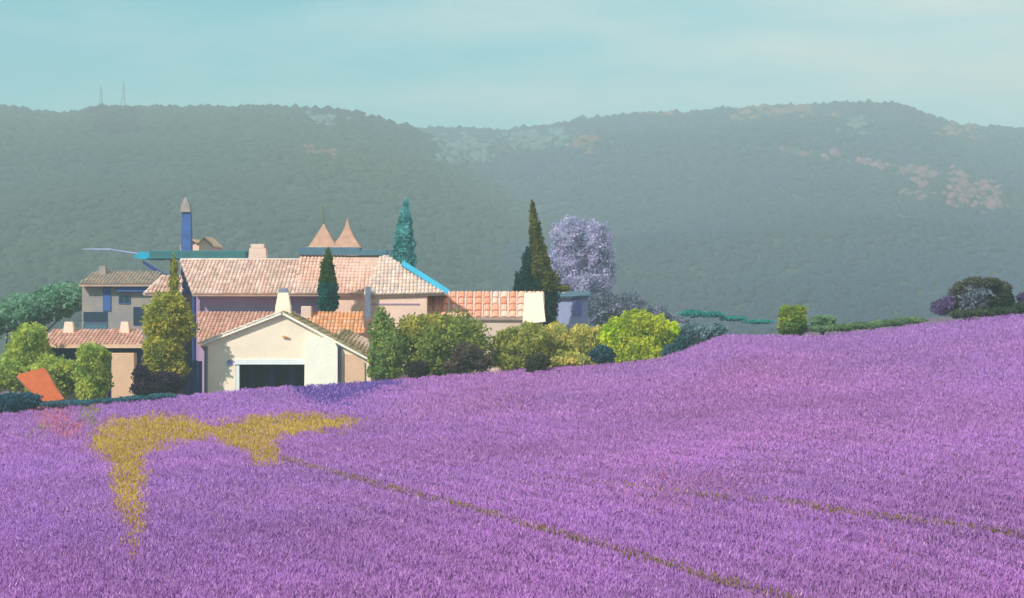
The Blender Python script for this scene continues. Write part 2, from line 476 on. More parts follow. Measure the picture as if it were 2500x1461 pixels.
PLANT_SEED = [100]
def plant(name, label, cat, Y, blobs, cols, n=3500, leaf=0.16, group=None, lean=0.0, depth=None, trunk=True, core=0.74, tw=0.13, spiky=0.0, limbs=6):
    """blobs: (px, py, rx, ry[, colour index]) ellipsoids in photograph pixels at depth Y"""
    PLANT_SEED[0] += 1; n = int(n * 1.5); leaf *= 0.82
    r = np.random.default_rng(PLANT_SEED[0])
    k = Y / F
    cx = np.mean([b[0] for b in blobs]); base_x = (cx - 1250) * k
    root = empty(name, (base_x, Y, g1(base_x, Y)), label, cat, group)
    vol = np.array([b[2] * b[2] * b[3] for b in blobs]) ** 0.75; vol /= vol.sum()
    PV = []; PC_ = []; cores = []
    ccol = []
    for bi, bl in enumerate(blobs):
        px, py, rx, ry = bl[:4]; col = np.array(cols[bl[4] if len(bl) > 4 else 0]) * 2.45
        c = np.array(P(px, py, Y)[:]); c[1] += (r.random() - 0.5) * rx * k * 0.5
        R = np.array([rx * k, (depth if depth else rx * k), ry * k])
        m = max(60, int(n * vol[bi]))
        d = r.normal(size=(m, 3)); d /= np.linalg.norm(d, axis=1)[:, None]
        rad = 0.72 + 0.34 * r.random(m) ** 0.8
        bump = np.array([mnoise.noise((q[0] * 2.6 + bi * 3.3, q[1] * 2.6, q[2] * 2.6 + PLANT_SEED[0])) for q in d])
        rad = rad * (1 + 0.36 * bump)
        p = c + d * R * rad[:, None]
        if spiky: p[:, 2] += np.abs(r.normal(size=m)) * spiky * (d[:, 2] > 0.2)
        cl = np.array([mnoise.noise((q[0] * 1.3, q[1] * 1.3, q[2] * 1.3)) for q in p])
        cc = col[None] * (1 + 0.5 * cl[:, None]) * (0.78 + 0.44 * r.random((m, 1)))
        cc[:, 0] *= 1 + 0.25 * cl; cc = np.clip(cc, 0.003, 0.85)
        PV.append(p); PC_.append(cc)
        V0, F0 = ICO2
        nb = np.array([mnoise.noise((q[0] * 2.6 + bi * 3.3, q[1] * 2.6, q[2] * 2.6 + PLANT_SEED[0])) for q in V0])
        cores.append((c + V0 * R * core * (1 + 0.3 * nb[:, None]), F0)); ccol.append(np.repeat((col * 0.8)[None], len(V0), 0))
    p = np.concatenate(PV); c = np.concatenate(PC_)
    V, Fq, C = leaves(p, leaf, c, r)
    V = V.reshape(-1, 4, 3); tri = np.concatenate([np.arange(len(V))[:, None] * 4 + np.array([0, 1, 2]), np.arange(len(V))[:, None] * 4 + np.array([0, 2, 3])])
    V = V.reshape(-1, 3); off = len(V)
    VV = [V]; FF = [tri]; CC = [C]
    for (cv, cf), c3 in zip(cores, ccol):
        VV.append(cv); FF.append(cf + off); CC.append(c3); off += len(cv)
    V = np.concatenate(VV)
    gz = g1(base_x, Y)
    V[:, 2] = np.maximum(V[:, 2], gz - 0.05)
    np_mesh('crown', V, np.concatenate(FF), M['leaf'], root, np.concatenate(CC))
    if trunk:
        bm = bmesh.new()
        b0 = Vector((base_x, Y, gz - 0.1))
        bs = sorted(blobs, key=lambda b: -b[1])
        low = P(bs[0][0], bs[0][1], Y)
        hub = Vector((base_x * 0.5 + low.x * 0.5, Y, max(gz + 0.4, min(low.z, gz + 2.5))))
        bar(bm, b0, hub, tw * 1.2, 8, tw * 0.8)
        for bl in bs[:limbs]:
            e = P(bl[0], bl[1], Y)
            if (e - hub).length > 0.1: bar(bm, hub, e, tw * 0.7, 6, tw * 0.25)
        bm_obj('trunk', bm, M['bark'], root)
    return root

OLIVE = S(124, 122, 48, .85); OLIVE_D = S(98, 104, 44, .8); OLIVE_L = S(132, 128, 56, .8); GREEN = S(96, 118, 62, .8)
LIME = S(132, 142, 66, .75); YEL = S(146, 160, 32, .9); TEAL = S(34, 84, 84, .8); DKG = S(52, 72, 30, .8)
DARKT = S(48, 78, 84, .8); PLUM = S(48, 36, 52, .7); SAGE = S(88, 118, 96, .8); LIL = S(146, 142, 166, .72); PTEAL = S(84, 150, 150, .62)
BROWN = S(58, 46, 44, .7)

# left side
plant('broad_tree', 'low wide grey-green tree sweeping over the houses at the far left', 'tree', 134, [(20, 775, 90, 34), (90, 752, 85, 34), (160, 728, 80, 34), (205, 722, 48, 32), (-60, 790, 80, 40)], [SAGE], 5200, 0.2)
plant('green_shrub', 'tall fresh green shrub at the left end of the low tiled roof', 'shrub', 114.5, [(75, 830, 45, 38), (70, 880, 58, 48), (50, 905, 50, 38)], [LIME], 4200, 0.14)
plant('green_shrub', 'spreading green shrub between the orange awning and the rounded green one', 'shrub', 112.2, [(130, 910, 55, 40), (165, 925, 45, 42), (110, 945, 60, 32), (20, 920, 48, 36)], [LIME, GREEN], 4200, 0.14)
plant('green_shrub', 'round-topped column of yellow-green shrub beside the peach pier', 'shrub', 109.2, [(226, 885, 40, 46), (226, 930, 42, 50), (224, 960, 34, 30)], [LIME], 4200, 0.13)
plant('olive_tree', 'olive-green tree with a thin tip rising between the left house and the white barn', 'tree', 111.3,
      [(425, 655, 9, 34), (425, 695, 13, 26), (416, 742, 40, 30), (410, 778, 60, 46), (416, 800, 60, 42), (398, 850, 46, 42), (395, 885, 42, 34), (425, 900, 34, 34)], [OLIVE], 7600, 0.13)
plant('dark_shrub', 'dark plum bush under the olive tree beside the navy gate', 'shrub', 108.5, [(405, 934, 44, 26), (360, 948, 38, 18), (345, 915, 20, 26)], [PLUM], 2200, 0.12)
plant('teal_shrub', 'dark teal bush at the lower left edge of the lavender field', 'shrub', 104.5, [(30, 985, 45, 24), (75, 978, 26, 18), (-30, 990, 40, 26)], [S(34, 70, 84, .8)], 2600, 0.12)
# behind the houses
plant('poplar_tree', 'slender hazy teal poplar behind the hipped roof with the cyan ridge', 'tree', 150, [(984, 640, 30, 36), (986, 600, 24, 48), (989, 556, 16, 44), (991, 522, 8, 34)], [PTEAL], 4600, 0.17, core=0.66)
plant('cypress_tree', 'small dark cypress in front of the pink house roof', 'tree', 119.6,
      [(801, 742, 24, 24, 1), (800, 715, 23, 34, 1), (800, 690, 20, 34), (800, 662, 16, 32), (801, 638, 10, 24), (802, 620, 5, 14)], [DKG, S(20, 74, 72, .8)], 5200, 0.1, core=0.85)
plant('cypress_tree', 'tallest cypress with dark teal foot, right of the tiled wing', 'tree', 127,
      [(1340, 765, 20, 34, 1), (1338, 730, 26, 30, 1), (1280, 688, 24, 28, 1), (1296, 700, 34, 20, 1), (1332, 690, 32, 36), (1318, 650, 26, 40), (1290, 648, 16, 44, 1), (1312, 610, 20, 40), (1306, 570, 14, 38), (1302, 532, 9, 32), (1300, 505, 5, 18), (1372, 704, 20, 8), (1270, 706, 16, 10, 1)],
      [S(84, 84, 36, .7), S(26, 56, 52, .7)], 9000, 0.11, core=0.82)
plant('blossom_tree', 'tall rounded lilac-grey tree behind the tallest cypress', 'tree', 165, [(1395, 585, 50, 50), (1445, 600, 50, 60), (1400, 645, 55, 60), (1455, 655, 48, 60), (1430, 690, 60, 40)], [LIL], 13000, 0.14, core=0.86)
plant('lilac_thicket', 'low lilac-grey thicket sloping down behind the yellow bush', 'thicket', 160, [(1470, 755, 45, 42), (1530, 755, 50, 36), (1590, 775, 45, 26), (1650, 790, 40, 16)], [S(112, 118, 134, .55)], 4200, 0.18)
# hedge row before the wing
plant('green_shrub', 'narrow green bush against the right corner of the white barn', 'shrub', 111.6, [(945, 862, 44, 48), (934, 812, 32, 40), (940, 900, 44, 30), (960, 840, 34, 34), (930, 776, 14, 22)], [S(104, 118, 62, .8)], 4600, 0.12, spiky=0.12)
plant('olive_bush', 'large domed olive bush in front of the tiled wing', 'bush', 112.4, [(1060, 840, 82, 62), (1010, 805, 38, 36, 1), (1120, 815, 62, 48), (1150, 850, 48, 48), (1070, 880, 82, 36), (1060, 795, 55, 28, 1), (1050, 902, 70, 22), (1130, 900, 60, 22)], [S(104, 112, 52, .8), OLIVE_L], 9000, 0.13)
plant('dark_shrub', 'dark brown bush low in front of the large domed bush', 'shrub', 107.2, [(1022, 902, 26, 20), (1010, 915, 12, 14)], [BROWN], 1200, 0.1)
plant('dark_shrub', 'brown twiggy bush at the right foot of the large domed bush', 'shrub', 108.6, [(1140, 868, 36, 30), (1170, 885, 36, 18), (1110, 892, 30, 14)], [S(72, 62, 54, .8)], 1700, 0.1)
plant('olive_bush', 'olive bush between the large domed bush and the yellow bush', 'bush', 112.8, [(1245, 850, 48, 44), (1290, 838, 50, 48), (1245, 825, 30, 22), (1265, 884, 66, 24)], [S(122, 122, 58, .85)], 4600, 0.13)
plant('olive_bush', 'khaki bush touching the left side of the bright yellow-green bush', 'bush', 113.6, [(1355, 840, 55, 46), (1420, 842, 55, 46), (1465, 835, 34, 38), (1400, 878, 80, 22)], [S(140, 134, 70, .85)], 5600, 0.13)
plant('yellow_bush', 'bright yellow-green bush at the right end of the hedge row', 'bush', 111.8, [(1550, 810, 62, 50), (1505, 818, 40, 34, 1), (1600, 818, 50, 44), (1560, 850, 70, 36), (1640, 808, 20, 22, 1), (1560, 874, 72, 18)], [S(134, 140, 42, .85), YEL], 8200, 0.13)
plant('teal_shrub', 'small dark teal bush left of the foot of the yellow-green bush', 'shrub', 108.2, [(1472, 868, 28, 22)], [DARKT], 1300, 0.11)
plant('teal_shrub', 'dark teal bush right of the foot of the yellow-green bush', 'shrub', 108.6, [(1652, 862, 32, 22), (1665, 840, 18, 20)], [DARKT], 1700, 0.11)
plant('dark_shrub', 'little dark olive bush standing in the lavender before the olive bushes', 'shrub', 104.2, [(1312, 888, 24, 24), (1302, 908, 16, 20), (1330, 882, 14, 14)], [S(56, 58, 40, .8)], 1500, 0.1)
# right horizon
plant('square_bush', 'squarish clipped green bush alone on the crest at right', 'bush', 107, [(1920, 762, 17, 15), (1950, 762, 17, 15), (1935, 776, 24, 20), (1918, 786, 17, 20), (1952, 786, 17, 20), (1935, 798, 30, 18, 1), (1918, 804, 16, 14, 1), (1952, 804, 16, 14, 1)], [S(118, 130, 50, .75), S(84, 106, 50, .7)], 4600, 0.1)
plant('small_bush', 'small pale green bush right of the squarish one on the crest', 'bush', 108.5, [(2000, 786, 20, 15), (2022, 784, 16, 13)], [S(112, 140, 104, .55)], 1200, 0.1)
plant('round_tree', 'dark-rimmed rounded tree with a pale grey middle on the crest at far right', 'tree', 109.5,
      [(2328, 738, 13, 34), (2345, 705, 18, 16), (2378, 690, 26, 12), (2415, 692, 26, 13), (2445, 708, 22, 20), (2455, 738, 20, 28, 1), (2425, 745, 26, 18, 1), (2410, 728, 12, 10, 1), (2378, 728, 34, 34, 2)], [S(78, 80, 66, .6), S(36, 54, 38, .6), S(132, 136, 152, .42)], 4200, 0.11, tw=0.06, limbs=0)
plant('purple_bush', 'small lavender-purple bush left of the dark-rimmed tree on the crest', 'bush', 109.0, [(2300, 752, 26, 18), (2318, 738, 14, 18)], [S(120, 98, 146, .36)], 1100, 0.09, trunk=False)
plant('purple_bush', 'lavender-purple bush cut by the right edge of the picture', 'bush', 109.0, [(2498, 728, 16, 14), (2520, 724, 18, 16)], [S(120, 98, 146, .36)], 900, 0.09, trunk=False)
plant('dark_hedge', 'dark low hedge running right from the dark-rimmed tree along the crest', 'hedge', 106.2, [(2350, 766, 36, 9), (2400, 764, 40, 10), (2450, 760, 40, 10), (2500, 752, 36, 13), (2560, 744, 40, 14)], [S(50, 62, 44, .8)], 2600, 0.09, trunk=False)
plant('grass_bank', 'long thin strip of pale green grass along the crest at right', 'grass bank', 107.4, [(1990, 803, 44, 8), (2050, 800, 44, 8), (2110, 795, 44, 8), (2170, 789, 44, 8), (2225, 783, 36, 7)], [S(104, 128, 90, .5)], 3800, 0.08, trunk=False)
plant('low_hedge', 'thin dark teal hedge behind the crest right of the yellow bush', 'hedge', 121, [(1690, 766, 30, 8), (1735, 768, 34, 7), (1790, 778, 34, 6), (1850, 786, 36, 5)], [S(44, 112, 108, .85)], 2000, 0.08, trunk=False)
plant('grey_thicket', 'grey-green thicket filling the dip between yellow bush and crest', 'thicket', 113, [(1700, 815, 40, 22), (1740, 806, 34, 16), (1670, 810, 28, 18)], [S(92, 112, 118, .85)], 2600, 0.12, trunk=False)
plant('low_hedge', 'thin teal hedge along the lavender edge at lower left', 'hedge', 104.8, [(130, 985, 40, 5), (200, 982, 44, 5), (270, 978, 44, 5), (340, 972, 44, 5), (400, 966, 36, 5)], [S(52, 88, 98, .85)], 2400, 0.07, trunk=False)

# ------------------------------------------------------------------ building pieces
def tiles(name, poly, colfn, w=0.24, l=0.42, parent=None, seed=1, lift=0.03):
    """half-round clay tiles over a planar 3-D polygon; poly[0]->poly[1] is the eave"""
    r = random.Random(seed)
    o = Vector(poly[0]); U = (Vector(poly[1]) - o).normalized()
    N = None
    c = Vector(poly[-1]) - o
    N = U.cross(c).normalized()
    if N.z < 0: N = -N
    Vd = N.cross(U).normalized()
    if Vd.z < 0: Vd = -Vd
    pts = [((Vector(p) - o).dot(U), (Vector(p) - o).dot(Vd)) for p in poly]
    umin = min(p[0] for p in pts); umax = max(p[0] for p in pts)
    V = []; Fc = []; C = []
    u = umin + w / 2
    while u < umax:
        vs = []
        for i in range(len(pts)):
            (a, b), (c2, d) = pts[i], pts[(i + 1) % len(pts)]
            if (a <= u) != (c2 <= u): vs.append(b + (d - b) * (u - a) / (c2 - a))
        vs.sort()
        if len(vs) >= 2:
            v = vs[0] - 0.04; top = vs[-1]
            while v < top - 0.08:
                e = min(v + l * 1.12, top + 0.02)
                col = colfn(r)
                h0 = w * 0.30 + 0.022; h1 = w * 0.24
                j = (r.random() - .5) * 0.02
                b0 = len(V)
                for vv, h, ww, zz in ((v, h0, w * 0.5, lift), (e, h1, w * 0.42, lift - 0.012)):
                    for a in (0, 55, 90, 125, 180):
                        ca = math.cos(math.radians(a)); sa = math.sin(math.radians(a))
                        V.append(o + U * (u + j + ca * ww) + Vd * vv + N * (zz + sa * h)); C.append(col)
                for q in range(4):
                    Fc.append((b0 + q, b0 + q + 1, b0 + q + 6, b0 + q + 5))
                Fc.append((b0, b0 + 4, b0 + 3, b0 + 1)); 
                v += l
        u += w
    ob = np_mesh(name, np.array([p[:] for p in V]), np.array(Fc), M['tile'], parent, np.array(C), smooth=False)
    ob['kind'] = 'stuff'
    return ob

def slab(bm, pts, th):
    pts = [Vector(p) for p in pts]
    n = (pts[1] - pts[0]).cross(pts[-1] - pts[0]).normalized()
    if n.z < 0: n = -n
    prism(bm, pts, -n * th)

def pal(*cols):
    def f(r):
        c = r.choice(cols); k = 0.85 + 0.3 * r.random()
        return (c[0] * k, c[1] * k, c[2] * k)
    return f
T_PINK = pal(S(232, 192, 174, .82), S(226, 182, 162, .82), S(236, 202, 186, .84), S(218, 172, 156, .8))
T_PALE = pal(S(236, 208, 190, .86), S(230, 198, 180, .86), S(228, 204, 196, .84))
T_PEACH = pal(S(240, 198, 176, .88), S(234, 188, 166, .86), S(232, 182, 166, .86))
T_SALM = pal(S(220, 166, 146, .84), S(212, 160, 142, .84), S(226, 180, 162, .84))
T_ORNG = pal(S(238, 170, 124, .86), S(232, 160, 112, .86), S(236, 180, 140, .84))
T_KHAKI = pal(S(160, 140, 100, .8), S(150, 130, 96, .8), S(170, 148, 112, .8))
T_ROSE = pal(S(222, 164, 148, .84), S(216, 156, 140, .82), S(230, 178, 162, .84))

def roof(name, poly, parent, colfn, th=0.16, w=0.24, l=0.42, seed=1, bed=None, back=None):
    bm = bmesh.new(); slab(bm, poly, th)
    if back: slab(bm, back, th)
    ro = bm_obj(name, bm, bed or M['roofbed'], parent)
    tiles('roof_tiles', poly, colfn, w, l, ro, seed)
    return ro

def ridge_tiles(a, b, parent, colfn, seed=5, r0=0.14):
    rr = random.Random(seed); a = Vector(a); b = Vector(b); L = (b - a).length; n = max(2, int(L / 0.45))
    V = []; Fc = []; C = []; d = (b - a) / n; side = d.cross(Vector((0, 0, 1))).normalized()
    for i in range(n):
        p = a + d * i; q = p + d * 1.08; c = colfn(rr); b0 = len(V)
        for pt, k, zz in ((p, r0, 0.0), (q, r0 * 0.86, 0.02)):
            for an in (0, 45, 90, 135, 180):
                V.append(pt + side * math.cos(math.radians(an)) * k + Vector((0, 0, math.sin(math.radians(an)) * k * 0.8 + zz))); C.append(c)
        for q2 in range(4): Fc.append((b0 + q2, b0 + q2 + 1, b0 + q2 + 6, b0 + q2 + 5))
    o = np_mesh('ridge_tiles', np.array([v[:] for v in V]), np.array(Fc), M['tile'], parent, np.array(C))
    o['kind'] = 'stuff'; return o

def window(px0, px1, py0, py1, Y, parent, pane=None, frame=None, mull=1):
    """frame proud of the wall with a recessed pane"""
    a = P(px0, py0, Y); b = P(px1, py1, Y); t = 0.05
    bm = bmesh.new()
    box(bm, a.x, b.x, Y - 0.07, Y + 0.03, a.z - t, a.z); box(bm, a.x, b.x, Y - 0.07, Y + 0.03, b.z, b.z + t)
    box(bm, a.x, a.x + t, Y - 0.068, Y + 0.03, b.z + t, a.z - t); box(bm, b.x - t, b.x, Y - 0.068, Y + 0.03, b.z + t, a.z - t)
    for i in range(mull):
        x = a.x + (b.x - a.x) * (i + 1) / (mull + 1)
        box(bm, x - t / 2, x + t / 2, Y - 0.066, Y + 0.03, b.z + t, a.z - t)
    w = bm_obj('window', bm, frame or M['blue'], parent)
    bm = bmesh.new(); box(bm, a.x + t, b.x - t, Y - 0.035, Y - 0.01, b.z + t, a.z - t)
    bm_obj('pane', bm, pane or M['glass'], w)
    return w

# ---- long pink farmhouse (main range, left wing, centre range, hipped block)
gb = -0.8
fh = empty('farmhouse', (P(640, 900, 124).x, 124, g1(P(640, 900, 124).x, 124)), 'long pink farmhouse with pale tiled roof behind the white barn', 'house')
bm = bmesh.new(); pbox(bm, 478, 792, 719, None, 122.4, 130.4, gb)
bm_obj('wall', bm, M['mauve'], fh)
e0, e1 = P(470, 718, 121.2), P(800, 718, 121.2); t0, t1 = P(440, 636, 126.4), P(735, 636, 126.4)
t1.x = e1.x; t0.x = P(440, 0, 126.4).x
bk = [Vector((t0.x, t0.y, t0.z)), Vector((t1.x, t1.y, t1.z)), Vector((t1.x, 131.6, e1.z)), Vector((t0.x, 131.6, e0.z))]
rf = roof('roof', [e0, e1, t1, t0], fh, pal(S(236, 198, 182, .84), S(230, 188, 172, .82), S(240, 208, 194, .86)), seed=3, back=bk)
ridge_tiles(t0 + Vector((0, 0, .02)), t1 + Vector((0, 0, .02)), rf, T_PALE)
for x in (P(480, 0, 122.4).x + .3, P(792, 0, 122.4).x - 0.02):
    zz = P(0, 722, 122.4).z; bm = bmesh.new()
    prism(bm, [Vector((x, 122.4, zz)), Vector((x, 130.4, zz)), Vector((x, 126.4, t0.z - 0.2))], (-0.3, 0, 0))
    bm_obj('gable', bm, M['mauve'], fh)
bm = bmesh.new(); bar(bm, P(474, 722, 121.9), Vector((P(474, 0, 121.9).x, 121.9, gb)), 0.13, 8)
bm_obj('downpipe', bm, M['navy'], fh)
bm = bmesh.new(); pbox(bm, 604, 652, 606, 650, 126.9, 128.0, taper=0.12); pbox(bm, 612, 644, 596, 606, 127.0, 127.8)
bm_obj('chimney', bm, M['pink_pale'], rf)
# left wing
bm = bmesh.new(); pbox(bm, 372, 440, 718, None, 122.9, 127.5, gb)
bm_obj('wall', bm, M['tan'], fh)
roof('roof', [P(352, 717, 121.8), P(444, 717, 121.8), P(444, 674, 124.6), P(398, 674, 124.6)], fh, T_PINK, seed=7)
bm = bmesh.new(); bar(bm, P(352, 718, 121.8), P(398, 674, 124.6), 0.12, 6)
bm_obj('hip_ridge', bm, M['pink_pale'], fh)
# centre range
bm = bmesh.new(); pbox(bm, 793, 912, 722, None, 121.9, 129.9, gb)
bm_obj('wall', bm, M['pink'], fh)
e0, e1 = P(801, 721, 121.6), P(960, 721, 121.6); t0, t1 = P(733, 624, 126.1), P(950, 624, 126.1)
rf2 = roof('roof', [P(722, 716, 121.55), e1, t1, t0], fh, T_PEACH, seed=9, back=[t0, t1, Vector((t1.x, 131.0, e1.z)), Vector((t0.x, 131.0, e1.z))])
bm = bmesh.new(); pbox(bm, 728, 880, 604, 622, 125.7, 127.2); pbox(bm, 880, 945, 610, 622, 125.7, 127.0)
bm_obj('ridge_band', bm, M['slate'], fh, bevel=0.04)
bm = bmesh.new(); prism(bm, [P(892, 700, 119.7), P(904, 700, 119.7), P(905, 775, 119.7), P(898, 782, 119.7), P(891, 775, 119.7)], (0, 0.3, 0))
bm_obj('downpipe', bm, M['pipe'], fh)
# hipped block
bm = bmesh.new(); pbox(bm, 906, 1042, 722, None, 120.3, 126.0, gb)
bm_obj('wall', bm, M['pink'], fh)
apex = P(946, 624, 124.2); er = P(1088, 716, 120.05); el = P(888, 721, 120.05)
roof('roof', [el, er, apex, P(930, 626, 124.2)], fh, T_PALE, seed=11)
bm = bmesh.new()
prism(bm, [er + Vector((0.05, 0, -.05)), apex, Vector((apex.x + 2.2, 129, el.z)), Vector((er.x, 126.5, el.z))], (0, 0, -.1))
bm_obj('rear_roof', bm, M['roofbed'], fh)
bm = bmesh.new()
pa, pb = P(978, 650, 122.7), P(1094, 714, 120.05)
prism(bm, [pa + Vector((0, -.1, .08)), pb + Vector((-.12, -.1, -.1)), pb + Vector((0.12, -.1, 0.14)), pa + Vector((0.2, -.1, 0.34))], (0, .35, 0))
bm_obj('ridge_flashing', bm, M['cyan'], fh)
bm = bmesh.new(); pbox(bm, 906, 1024, 741, 744, 120.24, 120.36)
bm_obj('string_course', bm, M['mauve'], fh)

# ---- tiled wing at right
wg = empty('tiled_wing', (P(1185, 900, 122).x, 122, g1(P(1185, 900, 122).x, 122)), 'low pink house wing with a grid of orange tiles, behind the olive bushes', 'house')
bm = bmesh.new(); pbox(bm, 1043, 1326, 776, None, 121.0, 126.8, gb)
bm_obj('wall', bm, M['pink_pale'], wg)
e0, e1 = P(1030, 777, 120.75), P(1330, 777, 120.75); t0, t1 = P(1030, 713, 123.8), P(1330, 713, 123.8)
t0.x = e0.x; t1.x = e1.x
bm = bmesh.new(); slab(bm, [e0, e1, t1, t0], 0.16); slab(bm, [t0, t1, Vector((t1.x, 127.4, e1.z)), Vector((t0.x, 127.4, e0.z))], 0.16)
wr = bm_obj('roof', bm, M['pink_pale'], wg)
for x in (P(1046, 0, 121).x, P(1324, 0, 121).x - .2):
    bm = bmesh.new(); zz = P(0, 777, 121).z - .1
    prism(bm, [Vector((x, 121, zz)), Vector((x, 126.8, zz)), Vector((x, 123.8, t0.z - .2))], (.25, 0, 0))
    bm_obj('gable', bm, M['pink_pale'], wg)
Uv = (e1 - e0).normalized(); Vv = (t0 - e0).normalized(); Nv = Uv.cross(Vv).normalized()
if Nv.z < 0: Nv = -Nv
Lv = (t0 - e0).length; Lu = (e1 - e0).length
tile_mats = [mat('wing_tile', S(*c), 0.8, 0.12, 3, 0.01, 25) for c in ((232, 150, 118), (234, 160, 130), (228, 144, 110), (232, 178, 154), (234, 192, 172))]
def tile_mesh(w, l, mt):
    bm = bmesh.new()
    pr = [(-w / 2, 0), (-w * .32, .085), (0, .12), (w * .32, .085), (w / 2, 0)]
    A = [bm.verts.new((x, 0, z + .03)) for x, z in pr]; B = [bm.verts.new((x * .92, l, z * .85)) for x, z in pr]
    for i in range(4): bm.faces.new((A[i], A[i + 1], B[i + 1], B[i]))
    bm.faces.new(A); bm.faces.new(list(reversed(B)))
    bm.faces.new((A[0], B[0], B[4], A[4]))
    bmesh.ops.recalc_face_normals(bm, faces=bm.faces)
    me = bpy.data.meshes.new('roof_tile'); bm.to_mesh(me); bm.free(); me.materials.append(mt); return me
rt = random.Random(4)
R3 = Matrix((Uv, Vv, Nv)).transposed().to_4x4()
rows = 4; rl = Lv / rows
TM = [[tile_mesh(0.46 * k, rl * 0.86, m_) for m_ in tile_mats] for k in (0.8, 1.0)]
u = 0.02
ncol = 14
pitch = Lu * 0.985 / ncol
for c in range(ncol):
    for r_ in range(rows):
        uu = (c + 0.5) * pitch
        fade = max(0, (c - 6) / 6.0)
        mi = rt.choice([0, 0, 1, 2, 1]) if rt.random() > fade * 0.75 + (0.25 if r_ == 0 else 0) else rt.choice([3, 4])
        ob = bpy.data.objects.new('roof_tile', TM[rt.randint(0, 1)][mi])
        COL.objects.link(ob); ob.parent = wr
        p = e0 + Uv * (uu + rt.uniform(-.02, .02)) + Vv * (r_ * rl + .03) + Nv * .012
        ob.matrix_local = Matrix.Translation(p - wloc(wg)) @ R3 @ Matrix.Rotation(rt.uniform(-.03, .03), 4, 'Z')
bm = bmesh.new()
for c in range(ncol + 1):
    uu = min(Lu - .03, c * pitch)
    bar(bm, e0 + Uv * uu + Nv * .03, t0 + Uv * uu + Nv * .03, 0.055, 5)
bm_obj('mortar_strips', bm, M['pink_pale'], wr)
bm = bmesh.new()
pa = [P(1278, 790, 120.2), P(1330, 784, 120.2), P(1322, 716, 120.9), P(1282, 718, 120.9)]
prism(bm, pa, (0, .5, 0))
bm_obj('end_parapet', bm, M['cream'], wg, bevel=0.05)

# ---- small lean-tos between barn and farmhouse
sl = empty('lean_to', (P(590, 900, 118).x, 118.5, g1(P(590, 900, 118).x, 118)), 'lean-to with salmon tiled roof left of the barn gable', 'lean-to')
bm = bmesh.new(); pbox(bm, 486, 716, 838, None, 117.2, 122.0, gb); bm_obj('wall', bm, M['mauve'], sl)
roof('roof', [P(482, 838, 116.7), P(722, 838, 116.7), P(722, 763, 121.6), P(484, 763, 121.6)], sl, T_SALM, seed=13)
ol = empty('lean_to', (P(810, 900, 118).x, 118.5, g1(P(810, 900, 118).x, 118)), 'lean-to with bright orange tiled roof right of the cream chimney', 'lean-to')
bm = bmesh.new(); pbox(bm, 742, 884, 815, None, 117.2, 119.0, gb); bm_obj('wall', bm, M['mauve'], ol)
r_ = roof('roof', [P(736, 816, 116.8), P(888, 816, 116.8), P(886, 763, 119.2), P(738, 763, 119.2)], ol, T_ORNG, seed=17)
bm = bmesh.new(); pbox(bm, 735, 760, 748, 776, 118.4, 119.0); bm_obj('chimney', bm, M['pink_pale'], r_, bevel=0.04)

# ---- white barn
BY = 113.0
bn = empty('barn', (P(690, 900, BY).x, BY + 1.6, g1(P(690, 900, BY).x, BY)), 'cream-white barn with a dark wide doorway at the lavender edge', 'barn')
def zrow(py, Y=BY): return P(0, py, Y).z
def bx(px, Y=BY): return P(px, 0, Y).x
def top(px):
    if px <= 690: return 838 + (768 - 838) * (px - 500) / 190.0
    return 768 + (880 - 768) * (px - 690) / 215.0
bm = bmesh.new(); th = 0.35
def piece(px0, px1, lo):
    mid = [690] if px0 < 690 < px1 else []
    pts = [Vector((bx(px0), BY, lo)), Vector((bx(px1), BY, lo))] + [Vector((bx(p), BY, zrow(top(p)))) for p in ([px1] + mid + [px0])]
    prism(bm, pts, (0, th, 0))
zl = zrow(877)
piece(500, 575, gb); piece(575, 745, zl); piece(745, 905, gb)
bm_obj('front_wall', bm, M['cream'], bn)
bm = bmesh.new()
box(bm, bx(500), bx(500) + .3, BY + th, BY + 3.3, gb, zrow(842)); box(bm, bx(905) - .3, bx(905), BY + th, BY + 3.3, gb, zrow(884))
box(bm, bx(500) + .3, bx(905) - .3, BY + 3.0, BY + 3.3, gb, zrow(884))
bm_obj('side_wall', bm, M['cream'], bn)
bm = bmesh.new()
box(bm, bx(505), bx(900), BY + 2.8, BY + 2.98, gb, zrow(850)); box(bm, bx(515), bx(895), BY + th + .01, BY + 2.8, zrow(872), zrow(870))
bm_obj('interior', bm, M['dark'], bn)
bm = bmesh.new(); pbox(bm, 572, 747, 877, 890, BY - 0.05, BY + 0.3); bm_obj('lintel', bm, M['white'], bn, bevel=0.015)
# roof planes
zr = zrow(762)
L0 = [Vector((bx(492), BY - .3, zrow(838))), Vector((bx(690), BY - .3, zr)), Vector((bx(690), BY + 3.5, zr)), Vector((bx(492), BY + 3.5, zrow(838)))]
R0 = [Vector((bx(690), BY - .3, zr)), Vector((bx(912), BY - .3, zrow(880))), Vector((bx(912), BY + 3.5, zrow(880))), Vector((bx(690), BY + 3.5, zr))]
bm = bmesh.new()
for q in (L0, R0): slab(bm, q, 0.13)
br = bm_obj('roof', bm, M['cream_bright'], bn)
tiles('roof_tiles', [L0[3], L0[0], L0[1], L0[2]], T_PALE, 0.24, 0.42, br, 21)
tiles('roof_tiles', [R0[1], R0[2], R0[3], R0[0]], T_KHAKI, 0.24, 0.42, br, 22)
# khaki hip over the right side
kp = [P(808, 822, BY + 0.9), P(915, 884, BY + 0.9), P(908, 832, BY + 3.4), P(846, 803, BY + 3.4)]
sr = roof('side_roof', kp, bn, T_KHAKI, seed=23)
